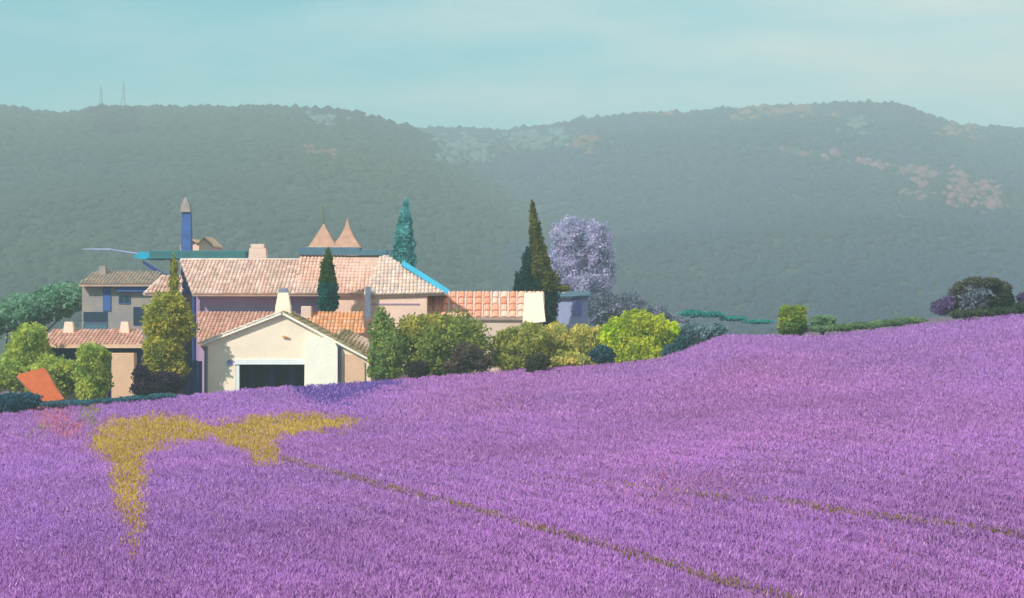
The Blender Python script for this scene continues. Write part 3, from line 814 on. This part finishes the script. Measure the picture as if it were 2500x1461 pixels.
# buttress with a rounded head, peach panel, blue-grey pipe
bm = bmesh.new()
pts = [P(744, 960, BY - .55), P(822, 960, BY - .55), P(822, 850, BY - .55), P(814, 833, BY - .55), P(798, 826, BY - .55), P(766, 826, BY - .55), P(752, 832, BY - .55), P(746, 846, BY - .55)]
for p in pts[:2]: p.z = gb
prism(bm, pts, (0, .55, 0)); bm_obj('buttress', bm, M['cream_bright'], bn, bevel=0.05)
bm = bmesh.new()
pts = [P(836, 960, BY - .1), P(892, 960, BY - .1), P(890, 884, BY - .1), P(868, 868, BY - .1), P(842, 864, BY - .1), P(836, 872, BY - .1)]
for p in pts[:2]: p.z = gb
prism(bm, pts, (0, .1, 0)); bm_obj('plaster_panel', bm, M['peach'], bn)
bm = bmesh.new(); bar(bm, Vector((bx(829), BY - .1, gb)), P(829, 848, BY - .1), 0.09, 8); bm_obj('downpipe', bm, M['pipe'], bn)
bm = bmesh.new(); bar(bm, Vector((bx(503), BY - .12, gb)), P(503, 846, BY - .12), 0.10, 8); bm_obj('downpipe', bm, M['post'], bn)
bm = bmesh.new(); bar(bm, P(561, 886, BY - .06), P(561, 886, BY + .1), 0.17, 14); bm_obj('round_vent', bm, M['lilac2'], bn)
bm = bmesh.new(); bar(bm, P(690, 822, BY - .12), P(704, 824, BY - .12), 0.06, 8); bm_obj('wall_lamp', bm, M['terracotta'], bn)
# chimney
bm = bmesh.new()
c = P(692, 770, BY + 1.0); w0 = 0.52
box(bm, c.x - w0, c.x + w0, BY + .6, BY + 1.5, c.z - 1.0, P(0, 745, BY).z, 0.08)
box(bm, c.x - w0 + .1, c.x + w0 - .1, BY + .7, BY + 1.4, P(0, 745, BY).z, P(0, 714, BY).z, 0.12)
ch = bm_obj('chimney', bm, M['cream'], br)
bm = bmesh.new(); box(bm, c.x - .3, c.x + .3, BY + .8, BY + 1.3, P(0, 714, BY).z + .002, P(0, 704, BY).z, 0.06); bm_obj('chimney_cap', bm, M['pipe'], ch)
# door posts inside the dark opening
bm = bmesh.new(); pbox(bm, 575, 584, 890, None, BY + 0.02, BY + .3, gb); bm_obj('door_jamb', bm, M['white'], bn)
# half-seen slatted door
for i in range(9):
    bm = bmesh.new(); x0 = bx(592 + i * 17); x1 = bx(592 + i * 17 + 15)
    box(bm, x0, x1, BY + 2.5, BY + 2.56, gb + .1, zrow(896)); bm_obj('plank', bm, M['navy'] if i % 3 == 0 else M['dark'], bn)

# navy plank gate at the barn's left corner
gt = empty('gate', (P(472, 900, 112.4).x, 112.4, g1(P(472, 900, 112.4).x, 112.4)), 'narrow navy plank gate left of the white barn', 'gate')
for i in range(4):
    bm = bmesh.new(); x0 = P(450 + i * 11, 0, 112.4).x; x1 = P(460.4 + i * 11, 0, 112.4).x
    box(bm, x0, x1, 112.4, 112.44, gb + .9, P(0, 880 + (i % 2) * 2, 112.4).z); bm_obj('plank', bm, M['navy'], gt)
bm = bmesh.new(); box(bm, P(450, 0, 112.4).x, P(493, 0, 112.4).x, 112.445, 112.5, P(0, 895, 112).z - .1, P(0, 895, 112).z); bm_obj('rail', bm, M['wood'], gt)

# ---- left houses
uh = empty('village_house', (P(290, 900, 128).x, 129, g1(P(290, 900, 128).x, 128)), 'tall tan-grey house with navy windows behind the low salmon-roofed house', 'house')
bm = bmesh.new(); pbox(bm, 200, 388, 690, None, 128, 134, gb); bm_obj('wall', bm, M['tan'], uh)
roof('roof', [P(192, 694, 127.3), P(392, 694, 127.3), P(392, 664, 130.5), P(232, 664, 130.5)], uh, pal(S(170, 158, 146, .8), S(186, 160, 142, .8)), seed=31)
bm = bmesh.new(); pbox(bm, 285, 378, 697, 712, 127.6, 128.0); bm_obj('awning', bm, M['blue'], uh, bevel=.03)
bm = bmesh.new(); pbox(bm, 251, 270, 697, 760, 127.93, 128.0); bm_obj('shutter', bm, M['blue'], uh)
window(196 + 8, 262, 762, 786, 128, uh, frame=M['navy'], mull=2)
window(196 + 8, 262, 789, 806, 128, uh, frame=M['slate'], pane=M['slate'], mull=0)
window(326, 362, 750, 794, 128, uh, frame=M['navy'], mull=1)
window(290, 318, 722, 742, 128, uh, frame=M['blue'], mull=1)
bm = bmesh.new(); pbox(bm, 240, 258, 650, 672, 129.6, 130.2, taper=.04); bm_obj('chimney', bm, M['tan'], uh)

lh = empty('low_house', (P(215, 900, 118).x, 118.5, g1(P(215, 900, 118).x, 118)), 'low house with a long salmon tiled roof at the far left', 'house')
bm = bmesh.new(); pbox(bm, 118, 346, 848, None, 117.4, 121.8, gb); bm_obj('wall', bm, M['navy'], lh)  # navy wall colour stands in for blue shade under the eave
lr = roof('roof', [P(80, 844, 116.4), P(352, 844, 116.4), P(346, 806, 119.4), P(130, 806, 119.4)], lh, T_SALM, seed=33)
bm = bmesh.new(); pbox(bm, 80, 352, 842, 850, 116.25, 116.4); bm_obj('fascia', bm, M['peach'], lh, bevel=.02)
for a, b in ((152, 180), (290, 316)):
    bm = bmesh.new(); pbox(bm, a, b, 786, 818, 118.6, 119.3, taper=.12); bm_obj('chimney', bm, M['pink'], lr)
bm = bmesh.new(); pbox(bm, 140, 262, 877, None, 117.2, 117.4, gb); bm_obj('low_wall', bm, M['tan'], lh)
bm = bmesh.new(); pbox(bm, 272, 328, 862, None, 116.5, 117.38, gb); bm_obj('porch_pier', bm, M['peach'], lh, bevel=.04)
window(196, 250, 853, 872, 117.4, lh, frame=M['blue'], mull=2)

# teal flat canopy with strut
cp = empty('canopy', (P(440, 900, 132).x, 133, g1(P(440, 900, 132).x, 132)), 'long flat teal canopy roof above the pink farmhouse at left', 'canopy')
bm = bmesh.new(); pbox(bm, 362, 602, 612, 631, 131.0, 136.0); bm_obj('roof_slab', bm, M['teal'], cp, bevel=.08)
bm = bmesh.new(); prism(bm, [P(324, 627, 131.01), P(340, 633, 131.01), P(372, 633, 131.01), P(372, 619, 131.01), P(345, 614, 131.01)], (0, 4.8, 0)); bm_obj('roof_nose', bm, M['cyan'], cp)
bm = bmesh.new(); bar(bm, P(350, 640, 131.3), P(404, 676, 130.6), 0.10, 6, 0.2); bm_obj('strut', bm, M['navy'], cp)
for px in (420, 590):
    bm = bmesh.new(); bar(bm, Vector((P(px, 0, 133).x, 133, gb)), P(px, 631, 133), 0.14, 8); bm_obj('post', bm, M['post'], cp)
bm = bmesh.new(); bar(bm, P(352, 622, 131.6), P(270, 610, 131.6), 0.05, 6); bar(bm, P(270, 610, 131.6), P(202, 609, 131.6), 0.08, 6, 0.04); bm_obj('boom', bm, M['lilac'], cp)

# blue chimney tower
bt = empty('chimney_tower', (P(453, 900, 137).x, 137.4, g1(P(453, 900, 137).x, 137)), 'slim blue tower with a tan top above the teal canopy', 'tower')
bm = bmesh.new(); a = P(434, 612, 137); b = P(472, 612, 137)
box(bm, a.x, b.x, 137, 138.1, gb, P(0, 518, 137).z, 0.24); bm_obj('shaft', bm, M['blue'], bt)
bm = bmesh.new(); pbox(bm, 440, 464, 496, 518, 137.1, 137.9, taper=.06); pbox(bm, 445, 459, 482, 496, 137.25, 137.75, taper=.12); bm_obj('tower_top', bm, M['tan'], bt)

# small twin-gabled outbuilding
ob_ = empty('outbuilding', (P(480, 900, 139).x, 141, g1(P(480, 900, 139).x, 139)), 'little pink twin-gabled outbuilding peeping over the teal canopy', 'outbuilding')
bm = bmesh.new()
pts = [P(440, 612, 139), P(520, 612, 139), P(520, 603, 139), P(498, 583, 139), P(482, 600, 139), P(472, 590, 139), P(455, 600, 139), P(440, 604, 139)]
pts[0].z = gb; pts[1].z = gb
prism(bm, pts, (0, 4, 0)); bm_obj('wall', bm, M['pink'], ob_)
bm = bmesh.new()
for q0, q1 in (((439, 604), (472, 588)), ((472, 588), (483, 598)), ((483, 598), (498, 581)), ((498, 581), (523, 604))):
    a, b = P(*q0, 138.8), P(*q1, 138.8); prism(bm, [a, b, b + Vector((0, 0, .12)), a + Vector((0, 0, .12))], (0, 4.4, 0))
bm_obj('roof', bm, M['peach'], ob_)

# two pointed turrets
M['turret'] = mat('turret_tile', S(216, 168, 144, .7), 0.9, 0.2, 3, 0.02, 14)
def turret(px, half, apex_py, label, concave, finial):
    Y = 130.0
    b = P(px, 612, Y)
    t = empty('turret', (b.x, Y + 1, g1(b.x, Y)), label, 'turret', 'pointed turrets above the farmhouse')
    h = half * Y / F
    bm = bmesh.new(); box(bm, b.x - h * .85, b.x + h * .85, Y + h * .15, Y + h * 1.85, gb, P(0, 604, Y).z); bm_obj('wall', bm, M['pink'], t)
    z0 = P(0, 605, Y).z; z1 = P(0, apex_py, Y).z; n = 9
    cx, cy = b.x, Y + h
    bm = bmesh.new(); rings = []
    for i in range(n + 1):
        f = i / n
        w = h * ((1 - f) ** concave) * 1.04 + 0.03
        z = z0 + (z1 - z0) * f
        rings.append([bm.verts.new((cx + sx * w, cy + sy * w, z)) for sx, sy in ((-1, -1), (1, -1), (1, 1), (-1, 1))])
        if i < n:   # small step at every tile course
            w2 = h * ((1 - (i + 1) / n) ** concave) * 1.04 + 0.03
            w2 = w2 + (w - w2) * 0.25
            zz = z0 + (z1 - z0) * (i + 1) / n
            rings.append([bm.verts.new((cx + sx * w2, cy + sy * w2, zz)) for sx, sy in ((-1, -1), (1, -1), (1, 1), (-1, 1))])
    for a, c in zip(rings, rings[1:]):
        for k in range(4): bm.faces.new((a[k], a[(k + 1) % 4], c[(k + 1) % 4], c[k]))
    bm.faces.new(rings[-1]); bm.faces.new(list(reversed(rings[0])))
    bm_obj('roof', bm, M['turret'], t)
    if finial:
        bm = bmesh.new(); bar(bm, Vector((cx, cy, z1 - .1)), P(px, 500, Y + h), 0.07, 6, 0.02); bm_obj('finial', bm, mat('finial_olive', S(110, 112, 40)), t)
turret(787, 33, 546, 'left pointed turret with the thin olive finial above the slate-blue band', 1.1, True)
turret(845, 34, 532, 'right pointed turret, steeper and without a finial, above the slate-blue band', 1.7, False)

# pale blue shed at the right
ps = empty('shed', (P(1402, 900, 131).x, 132, g1(P(1402, 900, 131).x, 131)), 'pale blue shed between the tallest cypress and the lilac thicket', 'shed')
bm = bmesh.new(); pbox(bm, 1364, 1436, 722, None, 131, 135, gb); bm_obj('wall', bm, M['lilac'], ps)
bm = bmesh.new(); slab(bm, [P(1360, 723, 130.7), P(1440, 723, 130.7), P(1440, 712, 135.3), P(1360, 712, 135.3)], .12); bm_obj('roof', bm, M['slate'], ps)
bm = bmesh.new(); pbox(bm, 1398, 1420, 726, 770, 130.93, 131.0); bm_obj('door', bm, M['lilac2'], ps)
for px in (1345, 1376, 1418):
    bm = bmesh.new(); c = P(px, 714, 130.6); bmesh.ops.create_icosphere(bm, subdivisions=1, radius=.1, matrix=Matrix.Translation(c))
    if px > 1360: bm_obj('roof_ornament', bm, M['cream'], ps)
    else: bm.free()

# orange canvas awning leaning at the far left
aw = empty('awning', (P(98, 985, 107).x, 107, g1(P(98, 0, 107).x, 107)), 'tilted orange canvas awning at the lower left among green shrubs', 'awning')
bm = bmesh.new()
A0, A1, B1, B0 = P(38, 918, 108.2), P(112, 899, 108.2), P(158, 975, 105.6), P(104, 984, 105.6)
nx, ny = 8, 12; grid = []
for j in range(ny + 1):
    row = []
    for i in range(nx + 1):
        p = A0.lerp(A1, i / nx).lerp(B0.lerp(B1, i / nx), j / ny)
        p.z += 0.14 * math.sin(j / ny * math.pi) * -1.0 + (-0.10 if j == 0 and i in (0, nx) else 0) + 0.02 * math.sin(i * 1.9) + (0.06 if 0 < i < nx and j == 0 else 0)
        row.append(bm.verts.new(p))
    grid.append(row)
fs = []
for j in range(ny):
    for i in range(nx): fs.append(bm.faces.new((grid[j][i], grid[j][i + 1], grid[j + 1][i + 1], grid[j + 1][i])))
bmesh.ops.solidify(bm, geom=fs, thickness=0.03)
bm_obj('canvas', bm, M['orange'], aw, smooth=True)
for f in (0.0, 1.0):
    bm = bmesh.new(); bar(bm, A0.lerp(A1, f) + Vector((0, 0, -.05)), B0.lerp(B1, f) + Vector((0, 0, -.05)), 0.025, 6); bm_obj('rib', bm, M['wood'], aw)
for p in (A0, A1):
    bm = bmesh.new(); bar(bm, Vector((p.x, p.y, g1(p.x, p.y) - .1)), p, 0.035, 6); bm_obj('pole', bm, M['wood'], aw)

# ------------------------------------------------------------------ lavender field
def hit(px, py, lift=0.3):
    """where the sight line through a pixel meets the field"""
    Yq = np.linspace(26, 118, 3000); x = (px - 1250) / F * Yq
    z = CZ - (py - 730.5) / F * Yq
    k = np.argmax(z < ground(x, Yq) + lift)
    return x[k], Yq[k]
LINE_A = [hit(*p) for p in ((690, 1130), (850, 1178), (1050, 1228), (1250, 1290), (1500, 1358), (1700, 1418), (1850, 1459))]
LINE_B = [hit(*p) for p in ((1250, 1165), (1450, 1190), (1700, 1222), (1900, 1240), (2100, 1272), (2300, 1296), (2500, 1322))]
_d = np.array(LINE_A[-1]) - np.array(LINE_A[-2]); LINE_A.append(tuple(np.array(LINE_A[-1]) + _d * 2.5))
_d = np.array(LINE_B[-1]) - np.array(LINE_B[-2]); LINE_B.append(tuple(np.array(LINE_B[-1]) + _d * 2.5))
def dist_line(x, y, line):
    best = np.full(x.shape, 1e9); T = np.zeros(x.shape); n = len(line) - 1
    for i in range(n):
        ax, ay = line[i]; bx_, by_ = line[i + 1]
        dx, dy = bx_ - ax, by_ - ay; t = np.clip(((x - ax) * dx + (y - ay) * dy) / (dx * dx + dy * dy), 0, 1)
        d = np.hypot(x - ax - t * dx, y - ay - t * dy)
        q = d < best; best[q] = d[q]; T[q] = (i + t[q]) / n
    return best, T

OCHRE = [[(222, 1075), (250, 1048), (300, 1024), (400, 1016), (470, 1024), (520, 1046), (600, 1028), (640, 1016), (760, 1016), (860, 1024), (900, 1030), (820, 1052), (700, 1066), (676, 1085), (678, 1130), (620, 1135), (600, 1100), (550, 1092), (520, 1070), (440, 1082), (352, 1104), (350, 1250), (342, 1330), (338, 1385), (330, 1380), (312, 1290), (285, 1240), (262, 1120), (232, 1115)]]
CORAL = [[(85, 985), (150, 985), (200, 1045), (185, 1070), (120, 1060), (90, 1040)]]
LIMEP = [[(200, 985), (240, 985), (232, 1040), (205, 1040)], [(60, 1082), (92, 1046), (116, 1042), (112, 1052), (80, 1070)]]
DEEP_SHADE = [[(735, 935), (950, 925), (1000, 945), (900, 958), (850, 985), (780, 990), (700, 950)]]  # flowers coloured deeper violet to paint the barn's shadow on the field
PINKP = [[(1570, 1160), (1660, 1150), (1685, 1250), (1570, 1250)], [(2155, 1315), (2190, 1320), (2215, 1385), (2185, 1395)], [(960, 985), (1290, 960), (1250, 1010), (960, 1010)], [(1720, 1170), (1800, 1170), (1800, 1230), (1720, 1230)]]

def vnoise(x, y, sc, seed):
    """cheap smooth value noise"""
    r = np.random.default_rng(seed); G = r.random((256, 256))
    u = x * sc + 100; v = y * sc + 100
    i = np.floor(u).astype(int); j = np.floor(v).astype(int); a = sstep(u - i); b = sstep(v - j)
    i0, j0, i1, j1 = i % 256, j % 256, (i + 1) % 256, (j + 1) % 256
    return (G[i0, j0] * (1 - a) + G[i1, j0] * a) * (1 - b) + (G[i0, j1] * (1 - a) + G[i1, j1] * a) * b

ROWD = np.array(LINE_A[4]) - np.array(LINE_A[1]); ROWD = ROWD / np.linalg.norm(ROWD); ROWN = np.array([-ROWD[1], ROWD[0]])
def rowh(x, y):
    s = x * ROWN[0] + y * ROWN[1] + 0.12 * np.sin((x * ROWD[0] + y * ROWD[1]) * 0.6)
    a = 0.5 + 0.5 * np.cos(s * 2 * math.pi / 1.15)
    return a ** 0.55
def canopy(x, y):
    return 0.17 + 0.12 * rowh(x, y) + 0.07 * (vnoise(x, y, 2.3, 5) - .5)

# undulating foliage of the rows, under the flower heads
gxs = []; cx_ = np.arange(-36, 36.01, 0.16); cy_ = np.arange(29, CREST_Y + 3.2, 0.30)
X, Yv = np.meshgrid(cx_, cy_)
dA, tA = dist_line(X, Yv, LINE_A); dB, tB = dist_line(X, Yv, LINE_B)
lineh = np.minimum(sstep((dA - 0.04) / 0.14), sstep((dB - 0.06) / 0.16))
h = canopy(X, Yv) * (0.6 + 0.4 * lineh)
Z = ground(X, Yv) + h
base = np.zeros(X.shape + (3,)); base[:] = (0.50, 0.24, 0.52)
gr = vnoise(X, Yv, 1.1, 9)[..., None]
base = base * (0.8 + 0.4 * gr)
base = base * lineh[..., None] + np.array(S(184, 158, 116, .9)) * (1 - lineh[..., None])
pxx, pyy = proj(X, Yv, Z + .1)
oc = np.zeros(X.shape, bool)
for pl in OCHRE: oc |= inpoly(pxx, pyy, pl)
base[oc] = S(208, 178, 100, .95)
o = np_mesh('lavender_foliage', np.stack([X, Yv, Z], -1).reshape(-1, 3), grid_faces(len(cy_), len(cx_)), M['flower'], col=base.reshape(-1, 3), smooth=True)
tag(o, 'low mauve foliage of the lavender rows under the flower spikes', 'lavender foliage', kind='stuff')

def heads(n, Y0, Y1, wl, hl, seed, tri3):
    r = np.random.default_rng(seed)
    Yv = np.sqrt(Y0 ** 2 + (Y1 ** 2 - Y0 ** 2) * r.random(n))
    X = (r.random(n) * 2 - 1) * (Yv * 0.295)
    rw = rowh(X, Yv)
    keep = r.random(n) < 0.62 + 0.38 * rw
    dA, tA = dist_line(X, Yv, LINE_A); dB, tB = dist_line(X, Yv, LINE_B)
    wA = 0.07 + 0.09 * vnoise(X, Yv, 1.5, 3); wB = (0.015 + 0.17 * tB)
    online = (dA < wA) | (dB < wB)
    X, Yv, online = X[keep | online], Yv[keep | online], online[keep | online]; n = len(X)
    z = ground(X, Yv) + canopy(X, Yv)
    px, py = proj(X, Yv, z + .1)
    rag = vnoise(X, Yv * .5, 1.4, 61) - .5; jx = r.normal(size=n) * 9 + rag * 34; jy = r.normal(size=n) * 5 + rag * 18
    kind = np.zeros(n, int)     # 0 lavender 1 ochre grass 2 coral 3 lime
    for pl in OCHRE: kind[inpoly(px + jx, py + jy, pl) & (r.random(n) < np.clip(1.15 - (py - 1080) / 330.0, 0.25, 0.93))] = 1
    for pl in CORAL: kind[inpoly(px + jx, py + jy, pl) & (r.random(n) < 0.55)] = 2
    for pl in LIMEP: kind[inpoly(px + jx, py + jy, pl) & (r.random(n) < 0.6)] = 3
    kind[online & (r.random(n) < 0.9)] = 4
    f1 = np.clip((vnoise(X, Yv * .6, 0.10, 41) * 0.7 + vnoise(X, Yv, 0.3, 43) * 0.3 - .5) * 1.2 + .5, 0, 1); f2 = vnoise(X, Yv, 0.17, 77)
    c = np.array((0.62, 0.285, 0.62))[None] * (1 - f1[:, None]) + np.array((0.54, 0.285, 0.68))[None] * f1[:, None]
    c = c * (0.90 + 0.2 * f2[:, None])
    pinkish = r.random(n) < 0.06; c[pinkish] = S(222, 176, 220)
    for pl in PINKP:
        q = inpoly(px + jx * 3, py + jy * 3, pl) & (r.random(n) < 0.28); c[q] = S(212, 150, 186)
    for pl in DEEP_SHADE:
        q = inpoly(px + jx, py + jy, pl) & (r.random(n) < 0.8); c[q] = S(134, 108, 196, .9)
    c[kind == 1] = S(222, 192, 104, .95); q = (kind == 1) & (r.random(n) < .3); c[q] = S(208, 172, 108)
    c[kind == 2] = S(220, 144, 160); c[kind == 3] = S(176, 176, 84); q = (kind == 4) & (r.random(n) < .75); c[q] = S(176, 148, 112, .9)
    c = c * (0.92 + 0.16 * r.random((n, 1)))
    hh = hl * (0.7 + 0.6 * r.random(n)); ww = wl * (0.8 + 0.4 * r.random(n))
    up = 0.05 + 0.16 * r.random(n)
    g_ = kind == 4; up[g_] += 0.06; z[g_] -= canopy(X[g_], Yv[g_]) - 0.26
    lean = r.normal(size=(n, 2)) * 0.28 * hh[:, None]
    a = r.random(n) * 6.28
    cen = np.stack([X, Yv, z + up], -1)
    V = []
    bot = cen.copy(); bot[:, 2] -= hh * 0.35
    topp = cen.copy(); topp[:, 2] += hh * 0.65; topp[:, :2] += lean
    ring = []
    for k in range(3):
        p = cen.copy(); p[:, 0] += np.cos(a + k * 2.094) * ww; p[:, 1] += np.sin(a + k * 2.094) * ww; ring.append(p)
    if tri3:
        V = np.stack(ring + [topp], 1); T = np.array([(0, 1, 3), (1, 2, 3), (2, 0, 3)])
    else:
        V = np.stack(ring + [topp, bot], 1); T = np.array([(0, 1, 3), (1, 2, 3), (2, 0, 3), (1, 0, 4), (2, 1, 4), (0, 2, 4)])
    k = V.shape[1]
    Fc = T[None] + (np.arange(n) * k)[:, None, None]
    return V.reshape(-1, 3), Fc.reshape(-1, 3), np.repeat(c, k, 0), kind

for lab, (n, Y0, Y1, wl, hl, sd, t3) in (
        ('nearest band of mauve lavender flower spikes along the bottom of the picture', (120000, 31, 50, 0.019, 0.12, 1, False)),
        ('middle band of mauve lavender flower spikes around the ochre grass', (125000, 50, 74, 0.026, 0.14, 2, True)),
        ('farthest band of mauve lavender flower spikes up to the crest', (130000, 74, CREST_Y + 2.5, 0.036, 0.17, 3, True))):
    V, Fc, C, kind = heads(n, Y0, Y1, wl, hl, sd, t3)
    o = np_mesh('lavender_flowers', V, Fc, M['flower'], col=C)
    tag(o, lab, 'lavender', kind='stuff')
